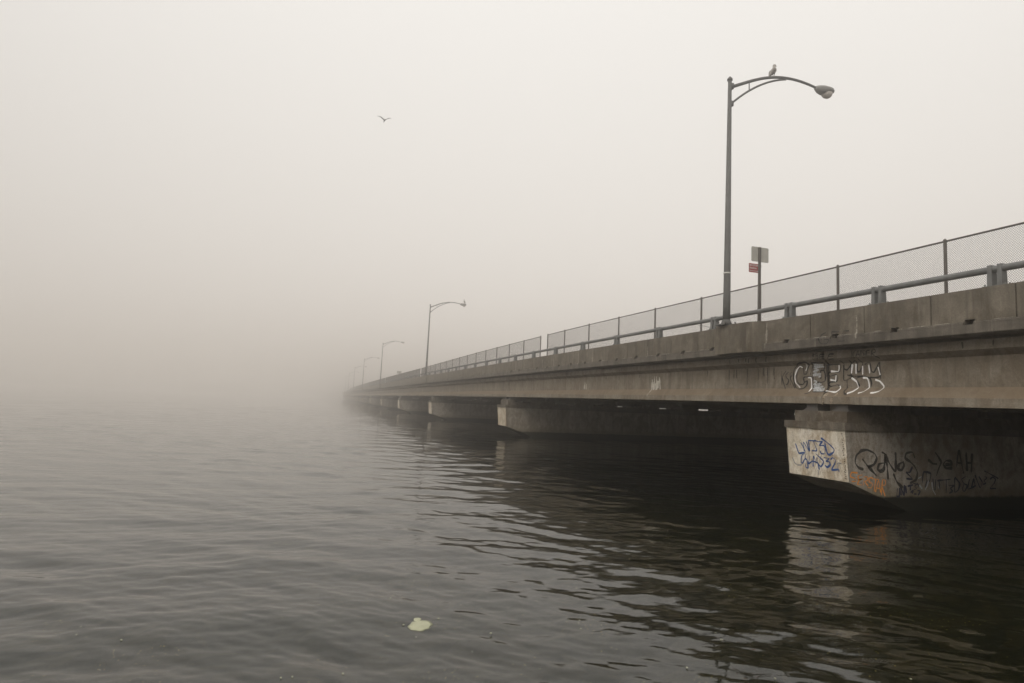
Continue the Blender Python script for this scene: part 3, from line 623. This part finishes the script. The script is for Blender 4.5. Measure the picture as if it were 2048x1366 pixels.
# ---------------------------------------------------------------- street lamps
def make_lamp():
    root = empty('street_lamp')
    mb = MB(); Hh = 8.70
    mb.tube([(0, 0, 0.05), (0.01, 0, 1.0), (0.05, 0, Hh)], [0.122, 0.118, 0.062], 14)
    mb.tube([(0, 0, 0.02), (0, 0, 0.10), (0, 0, 0.2)], [0.18, 0.17, 0.125], 14)
    pole = mb.build('pole', galv_pole, root, True)
    mb = MB(); mb.box(-0.26, 0.26, -0.26, 0.26, 0.0, 0.045)
    for a in (-1, 1):
        for b in (-1, 1): mb.tube([(a * 0.2, b * 0.2, 0.04), (a * 0.2, b * 0.2, 0.12)], 0.028, 6)
    mb.build('base_plate', galv_pole, pole)
    mb = MB(); mb.tube([(0.048, 0, Hh - 0.03), (0.05, 0, Hh + 0.03), (0.05, 0, Hh + 0.12)], [0.095, 0.09, 0.012], 12); mb.build('cap', galv_pole, pole, True)
    mb = MB(); mb.tube([(0.004, 0, 1.78), (0.004, 0, 1.82)], 0.1185, 14); mb.build('band', white_tape, pole, True)
    def qb(pts, n=26):
        ts = np.linspace(0, 1, n); P_ = np.array(pts, float)
        u = np.concatenate([[0], np.cumsum(np.linalg.norm(np.diff(P_, axis=0), axis=1))]); u /= u[-1]
        # smooth monotone interpolation through the points
        cx = np.polyfit(u, P_[:, 0], min(4, len(pts) - 1)); cz = np.polyfit(u, P_[:, 1], min(4, len(pts) - 1))
        return [(float(np.polyval(cx, t)), 0, float(np.polyval(cz, t))) for t in ts]
    A = [(0.10, 8.44), (0.86, 8.80), (1.66, 9.11), (2.49, 9.27), (3.1, 9.27), (3.83, 9.17)]
    B = [(0.12, 7.84), (0.86, 8.46), (1.65, 8.93), (2.45, 9.21)]
    mb = MB(); mb.tube(qb(A), [0.060 - 0.018 * i / 25 for i in range(26)], 10)
    mb.tube(qb(B), 0.036, 8); mb.tube([(0.86, 0, 8.47), (0.86, 0, 8.78)], 0.018, 6)
    mb.box(0.06, 0.17, -0.07, 0.07, 8.36, 8.56); mb.box(0.06, 0.17, -0.06, 0.06, 7.74, 7.92)
    mb.build('arm', galv_pole, root, True)
    # lamp head: flattened drop with a hinge line and a bulging glass underneath
    mb = MB(); xs = [0, 0.05, 0.16, 0.34, 0.55, 0.70, 0.78, 0.82]; wy = [0.06, 0.09, 0.14, 0.19, 0.21, 0.19, 0.13, 0.04]; ht = [0.05, 0.085, 0.12, 0.145, 0.14, 0.115, 0.07, 0.02]; hb_ = [0.06, 0.10, 0.16, 0.19, 0.13, 0.09, 0.07, 0.03]
    o0 = len(mb.v); n = 14
    for x, wv, a, b in zip(xs, wy, ht, hb_):
        for k in range(n):
            q = 2 * math.pi * k / n; s_ = math.sin(q)
            zz = (a if s_ > 0 else b) * (abs(s_) ** 0.8) * (1 if s_ > 0 else -1)
            mb.v.append((3.77 + x, math.cos(q) * wv, 9.165 - 0.03 * x + zz))
    for i in range(len(xs) - 1):
        for k in range(n):
            j = (k + 1) % n; mb.f.append((i * n + k, i * n + j, (i + 1) * n + j, (i + 1) * n + k)); mb.m.append(0)
    mb.f.append(tuple(range(n))); mb.m.append(0); mb.f.append(tuple((len(xs) - 1) * n + k for k in range(n))); mb.m.append(0)
    hd = mb.build('lamp_head', lamp_grey, root, True)
    mb = MB(); rr_ = [(0.0, 0.175), (0.06, 0.172), (0.13, 0.152), (0.19, 0.112), (0.225, 0.06), (0.235, 0.008)]
    for dz, r_ in rr_:
        for k in range(16):
            q = 2 * math.pi * k / 16; mb.v.append((3.77 + 0.53 + math.cos(q) * r_ * 1.35, math.sin(q) * r_, 9.10 - dz))
    for i in range(len(rr_) - 1):
        for k in range(16): j = (k + 1) % 16; mb.f.append((i * 16 + k, i * 16 + j, (i + 1) * 16 + j, (i + 1) * 16 + k)); mb.m.append(0)
    mb.f.append(tuple(range(16))); mb.m.append(0); mb.f.append(tuple(80 + k for k in range(16))); mb.m.append(0)
    mb.build('lens', lensm, hd, True)
    return root
lamp = make_lamp()
LL = ['tall grey street lamp nearest the camera with a gull standing on its curved arm', 'second street lamp along the bridge with a small gull on its lamp head',
      'third street lamp from the camera, pale grey in the fog', 'fourth street lamp from the camera, its arm reaching behind the third pole', 'fifth street lamp, a faint line in thick fog',
      'sixth street lamp, barely visible in the fog', 'seventh and farthest street lamp, almost gone in the fog']
lamps = []
for n, ly in enumerate(lampY):
    l = Vector(W(13.03 if n == 0 else 13.12, ly, 0.956))
    o = lamp if n == 0 else copy_tree(lamp, l); o.location = l
    o.rotation_euler = (0, 0, 0); tag(o, LL[n], 'street lamp', 'street lamps along the bridge'); lamps.append(o)
    if n: o.scale = (1.03, 1.03, 1.03)

# ---------------------------------------------------------------- signs
sg = empty('sign_post', W(15.60, 18.95, 0.4)); tag(sg, 'leaning brown sign post with a blank grey sign back above a small red sign', 'sign')
mb = MB(); zz0 = 0.02; H_ = 3.92
mb.box(-0.045, 0.045, -0.02, 0.02, 0, H_, lambda x, y, z: (x + 0.03 * z / 2.6 * 0.9, y, z))
mb.box(-0.04, -0.025, -0.045, -0.018, 0, H_, lambda x, y, z: (x + 0.03 * z / 2.6 * 0.9, y, z)); mb.box(0.025, 0.04, -0.045, -0.018, 0, H_, lambda x, y, z: (x + 0.03 * z / 2.6 * 0.9, y, z))
mb.build('post', fence_steel, sg)
def rrect(x0, x1, z0, z1, r, y0, y1, shear=0.0):
    ol = []
    for cx, cz, a0 in ((x1 - r, z1 - r, 0), (x0 + r, z1 - r, 90), (x0 + r, z0 + r, 180), (x1 - r, z0 + r, 270)):
        for k in range(5): a = R(a0 + 22.5 * k); ol.append((cx + r * math.cos(a), cz + r * math.sin(a)))
    mb = MB(); n = len(ol); mb.add([(x, y0 , z + shear * x) for x, z in ol] + [(x, y1, z + shear * x) for x, z in ol], [tuple(range(n))[::-1], tuple(range(n, 2 * n))] + [(i, (i + 1) % n, (i + 1) % n + n, i + n) for i in range(n)]); return mb
rrect(-0.31, 0.47, 3.36, 3.93, 0.05, 0.024, 0.03).build('sign_panel', sign_back, sg)['label'] = 'blank grey back of a sign panel'
rd = rrect(-0.42, 0.12, 2.93, 3.27, 0.012, 0.024, 0.03).build('red_sign', sign_red, sg)
for txt, x, z, s_ in (('NO STOPPING', -0.395, 3.17, 0.092), ('Anytime', -0.395, 3.07, 0.095)):
    fc = bpy.data.curves.new('lettering', 'FONT'); fc.body = txt; fc.size = s_; fc.extrude = 0.001; fc.offset = 0.002; fc.materials.append(sign_white)
    if txt == 'NO STOPPING': fc.space_character = 0.92
    tmp_ = bpy.data.objects.new('lettering', fc); C.objects.link(tmp_); bpy.context.view_layer.update(); lm = bpy.data.meshes.new_from_object(tmp_.evaluated_get(bpy.context.evaluated_depsgraph_get())); bpy.data.objects.remove(tmp_); lm.name = 'lettering'; fo = bpy.data.objects.new('lettering', lm); C.objects.link(fo); fo.parent = rd; fo.location = (x, 0.021, z); fo.rotation_euler = (R(90), 0, 0)
mb = MB(); mb.box(-0.37, -0.03, 0.019, 0.023, 2.985, 3.0)
for sx_, x0 in ((1, -0.395), (-1, -0.005)): mb.add([(x0, 0.02, 2.993), (x0 + sx_ * 0.05, 0.02, 3.018), (x0 + sx_ * 0.05, 0.02, 2.968)], [(0, 1, 2)])
mb.build('arrow', sign_white, rd)
s2 = empty('sign_post', W(15.9, 127, 0.4)); tag(s2, 'small distant sign on a post above the far fence, dim in the fog', 'sign')
mb = MB(); mb.tube([(0, 0, 0), (0, 0, 2.95)], 0.04, 6); mb.build('post', fence_steel, s2)
rrect(-0.45, 0.45, 2.6, 3.15, 0.05, 0.045, 0.055).build('sign_panel', sign_back, s2)

# thin cable sagging behind the rail
mb = MB(); mb.tube([W(14.9, 21.7 - 0.14 * i, 1.56 - 0.02 * i - 0.0016 * i * i) for i in range(9)], 0.008, 5)
tag(mb.build('cable', galv_pole), 'thin grey cable end drooping behind the railing left of the nearest lamp', 'cable')

# ---------------------------------------------------------------- gulls
def pmat(name, col): 
    M_ = NT(name); n_ = M_.noise(M_.opos(), 30, 4, 0.6); return M_.done(M_.mix(M_.ramp(n_, [(0.35, 0.0), (0.7, 1.0)]), col, tuple(v * 0.75 for v in col)), 0.85)
gw, gg_, gk, gy = pmat('white_feathers', (0.33, 0.31, 0.28)), pmat('grey_feathers', (0.16, 0.145, 0.13)), pmat('dark_feathers', (0.06, 0.055, 0.05)), pmat('beak_yellow', (0.20, 0.15, 0.08))
def ring_loft(mb, rings, n=12, mi=0):       # rings: (centre, direction, half width, half height up, half height down)
    o = len(mb.v)
    for c_, d, wv, hu, hd_ in rings:
        c_ = Vector(c_); d = Vector(d).normalized(); side = Vector((0, 1, 0)); upv = side.cross(d).normalized()
        if upv.z < -0.01 or (abs(upv.z) <= 0.01 and upv.x > 0): upv = -upv
        for k in range(n):
            q = 2 * math.pi * k / n; s_ = math.sin(q)
            mb.v.append(tuple(c_ + side * math.cos(q) * wv + upv * s_ * (hu if s_ > 0 else hd_)))
    for i in range(len(rings) - 1):
        for k in range(n):
            j = (k + 1) % n; mb.f.append((o + i * n + k, o + i * n + j, o + (i + 1) * n + j, o + (i + 1) * n + k)); mb.m.append(mi)
    mb.f.append(tuple(o + k for k in range(n))[::-1]); mb.m.append(mi); mb.f.append(tuple(o + (len(rings) - 1) * n + k for k in range(n))); mb.m.append(mi)
def perched_gull(name='gull'):              # faces +X, stands at z=0, nearly upright
    root = empty(name)
    mb = MB()
    # tail, rump, belly, breast, neck, head as one surface
    S_ = [((-0.135, 0, 0.0), (1, 0, 2.2), 0.024, 0.018, 0.016), ((-0.115, 0, 0.05), (1, 0, 1.8), 0.040, 0.03, 0.028), ((-0.075, 0, 0.115), (1, 0, 1.6), 0.066, 0.056, 0.056),
          ((-0.03, 0, 0.175), (1, 0, 1.9), 0.080, 0.080, 0.082), ((0.005, 0, 0.235), (1, 0, 2.6), 0.082, 0.080, 0.082), ((0.022, 0, 0.29), (0.5, 0, 3), 0.068, 0.064, 0.064),
          ((0.022, 0, 0.335), (0.1, 0, 3), 0.044, 0.040, 0.042), ((0.022, 0, 0.37), (0.1, 0, 3), 0.038, 0.037, 0.038), ((0.028, 0, 0.405), (0.3, 0, 3), 0.042, 0.046, 0.046),
          ((0.033, 0, 0.435), (0.3, 0, 3), 0.034, 0.036, 0.038), ((0.034, 0, 0.452), (0.2, 0, 3), 0.012, 0.014, 0.014)]
    ring_loft(mb, S_, 14, 0)
    body = mb.build('body', gw, root, True)
    for s_ in (-1, 1):
        wb_ = MB(); ring_loft(wb_, [((0.0, s_ * 0.062, 0.275), (-1, 0, -2), 0.012, 0.03, 0.03), ((-0.03, s_ * 0.070, 0.22), (-1, 0, -2), 0.018, 0.055, 0.055), ((-0.075, s_ * 0.060, 0.14), (-1, 0, -1.9), 0.016, 0.045, 0.045), ((-0.12, s_ * 0.035, 0.05), (-1, 0, -2), 0.012, 0.022, 0.022), ((-0.155, s_ * 0.012, -0.03), (-1, 0, -2), 0.005, 0.008, 0.008)], 10)
        wb_.build('wing', gg_, root, True)
        lg = MB(); lg.tube([(0.01, s_ * 0.028, 0.13), (0.016, s_ * 0.03, 0.07), (0.012, s_ * 0.03, 0.0)], [0.014, 0.007, 0.007], 6)
        for a in (-25, 0, 25): lg.tube([(0.012, s_ * 0.03, 0.006), (0.012 + 0.05 * math.cos(R(a)), s_ * 0.03 + 0.05 * math.sin(R(a)), 0.004)], [0.007, 0.003], 5)
        lg.build('leg', gy, root, True)
    bk = MB(); bk.tube([(0.062, 0, 0.41), (0.10, 0, 0.408), (0.122, 0, 0.398)], [0.014, 0.011, 0.003], 8); bk.build('beak', gy, root, True)
    for s_ in (-1, 1):
        ey = MB(); ring_loft(ey, [((0.05, s_ * 0.034, 0.420), (1, 0, 0), 0.003, 0.003, 0.003), ((0.055, s_ * 0.036, 0.420), (1, 0, 0), 0.005, 0.005, 0.005), ((0.060, s_ * 0.034, 0.420), (1, 0, 0), 0.003, 0.003, 0.003)], 6); ey.build('eye', gk, root, True)
    return root
g1 = perched_gull(); l0 = Vector(lamps[0].location)
g1.location = l0 + Vector((1.90, 0, 9.17)); g1.scale = (1.2, 1.35, 1.12)
tag(g1, 'gull with grey wings standing upright on the arm of the nearest street lamp', 'bird')
g2 = copy_tree(g1, (0, 0, 0)); l1 = Vector(lamps[1].location)
g2.location = l1 + Vector((4.30, 0, 9.275)) * 1.03; g2.scale = (1.15, 1.15, 1.15); g2.rotation_euler = (0, 0, R(200)); tag(g2, 'small gull standing on the lamp head of the second street lamp', 'bird')
g3 = empty('gull', (4.9, 54.4, 27.33)); tag(g3, 'gull gliding with raised wings high in the white fog', 'bird')
mb = MB(); ring_loft(mb, [((0, 0, 0), (1, 0, 0), 0.01, 0.01, 0.01), ((0.05, 0, 0), (1, 0, 0), 0.03, 0.03, 0.03), ((0.13, 0, 0), (1, 0, 0), 0.035, 0.037, 0.035), ((0.25, 0, -0.005), (1, 0, 0), 0.058, 0.055, 0.06), ((0.38, 0, -0.005), (1, 0, 0), 0.05, 0.045, 0.05), ((0.50, 0, 0), (1, 0, 0), 0.028, 0.02, 0.02), ((0.60, 0, 0), (1, 0, 0), 0.05, 0.008, 0.008), ((0.64, 0, 0), (1, 0, 0), 0.045, 0.003, 0.003)], 12)
bod = mb.build('body', gg_, g3, True)
bk = MB(); bk.tube([(0.01, 0, 0), (-0.05, 0, -0.01)], [0.012, 0.003], 6); bk.build('beak', gy, g3, True)
for s_ in (-1, 1):
    wg = MB(); ys = [0.02, 0.15, 0.30, 0.42, 0.54, 0.62]; zs = [0.0, 0.10, 0.21, 0.265, 0.295, 0.305]; le = [0.17, 0.14, 0.15, 0.20, 0.27, 0.33]; te = [0.36, 0.34, 0.32, 0.31, 0.33, 0.35]
    for y_, z_, a, b in zip(ys, zs, le, te):
        for x_, dz in ((a, 0), ((a * 2 + b) / 3, 0.016), (b, 0.0), ((a + b) / 2, -0.008)): wg.v.append((x_, s_ * y_, z_ + dz))
    for i in range(5):
        for k in range(4): j = (k + 1) % 4; wg.f.append((i * 4 + k, i * 4 + j, i * 4 + 4 + j, i * 4 + 4 + k)); wg.m.append(0)
    wg.f += [(0, 1, 2, 3), (20, 21, 22, 23)]; wg.m += [0, 0]
    wg.build('wing', gg_, g3, True)
g3.rotation_euler = (R(-4), R(4), R(98)); g3.location = (4.2, 52, 26.2)

# ---------------------------------------------------------------- things in the shallows
M = NT('pale_green_film'); n_ = M.noise(M.opos(), 9, 4, 0.6)
film = M.done(M.mix(n_, (0.60, 0.60, 0.42), (0.36, 0.37, 0.26)), 0.6)
film.node_tree.nodes['Principled BSDF'].inputs['Alpha'].default_value = 0.72
def blob(cx, cy_, ax, ay, rotd, zt, k=22, wob=0.17, seed=1):
    r_ = random.Random(seed); vs = []; a = R(rotd)
    for i in range(k):
        q = 2 * math.pi * i / k; rr = 1 + wob * math.sin(2 * q + seed) + wob * 0.5 * r_.uniform(-1, 1)
        x, y = math.cos(q) * ax * rr, math.sin(q) * ay * rr
        vs.append((cx + x * math.cos(a) - y * math.sin(a), cy_ + x * math.sin(a) + y * math.cos(a), zt))
    return vs
mb = MB()
for (cx, cy_, ax, ay, rd_, sd_) in ((0, 0, 0.125, 0.15, 20, 1), (-0.01, 0.16, 0.05, 0.05, -10, 5)):
    a = blob(cx, cy_, ax, ay, rd_, 0.0, seed=sd_); b = blob(cx, cy_, ax * 0.7, ay * 0.7, rd_, 0.010, seed=sd_)
    c0 = blob(cx, cy_, ax * 0.9, ay * 0.9, rd_, -0.012, seed=sd_); k = len(a)
    mb.add(c0 + a + b, [tuple(range(k))[::-1], tuple(range(2 * k, 3 * k))] + [(i, (i + 1) % k, k + (i + 1) % k, k + i) for i in range(k)] + [(k + i, k + (i + 1) % k, 2 * k + (i + 1) % k, 2 * k + i) for i in range(k)])
wl_ = [(1.27 + x, 6.78 + y, z * 0.35) for x, y, z in mb.v]; X_ = np.array([[p[0] for p in wl_]]); Y_ = np.array([[p[1] for p in wl_]])
Zw = water_h(X_, Y_, np.full_like(X_, 0.045))[0]; mb.v = [(p[0] - 1.27, p[1] - 6.78, p[2] + float(q) + 0.002) for p, q in zip(wl_, Zw)]
o = mb.build('plastic_scrap', film, None, True); o.location = (1.27, 6.78, 0)
tag(o, 'pale yellow-green oval scrap of plastic floating in the foreground water', 'litter')
mb = MB()
for i in range(46):
    a_ = R(random.uniform(-18, 52)); r_ = random.uniform(4.6, 8.5) if i < 50 else random.uniform(5, 12)
    if r_ > 8 and a_ < R(20): continue
    s0 = random.uniform(0.003, 0.009); x, y = math.sin(a_) * r_, math.cos(a_) * r_
    v_ = blob(x, y, s0 * 1.6, s0, random.uniform(0, 180), 0.012, 6, 0.25, i); v2 = blob(x, y, s0 * 1.2, s0 * 0.8, 0, 0.004, 6, 0.25, i)
    mb.add(v2 + v_, [(5, 4, 3, 2, 1, 0), (6, 7, 8, 9, 10, 11)] + [(k, (k + 1) % 6, 6 + (k + 1) % 6, 6 + k) for k in range(6)])
tag(mb.build('floating_specks', film), 'tiny pale flecks drifting on the water near the shore', 'debris', kind='stuff')

# ---------------------------------------------------------------- fog
mb = MB(); mb.box(-650, 650, -650, 650, -4.0, 32.0)
hz = mb.build('haze', [bpy.data.materials.new('haze')])
hm = hz.data.materials[0]; hm.use_nodes = True; t = hm.node_tree; t.nodes.clear()
o_ = t.nodes.new('ShaderNodeOutputMaterial'); pv = t.nodes.new('ShaderNodeVolumePrincipled')
pv.inputs['Color'].default_value = (0.985, 0.968, 0.948, 1); pv.inputs['Density'].default_value = HAZE; pv.inputs['Anisotropy'].default_value = 0.92
t.links.new(pv.outputs[0], o_.inputs['Volume'])
tag(hz, 'even pale fog over the water and bridge', kind='stuff')
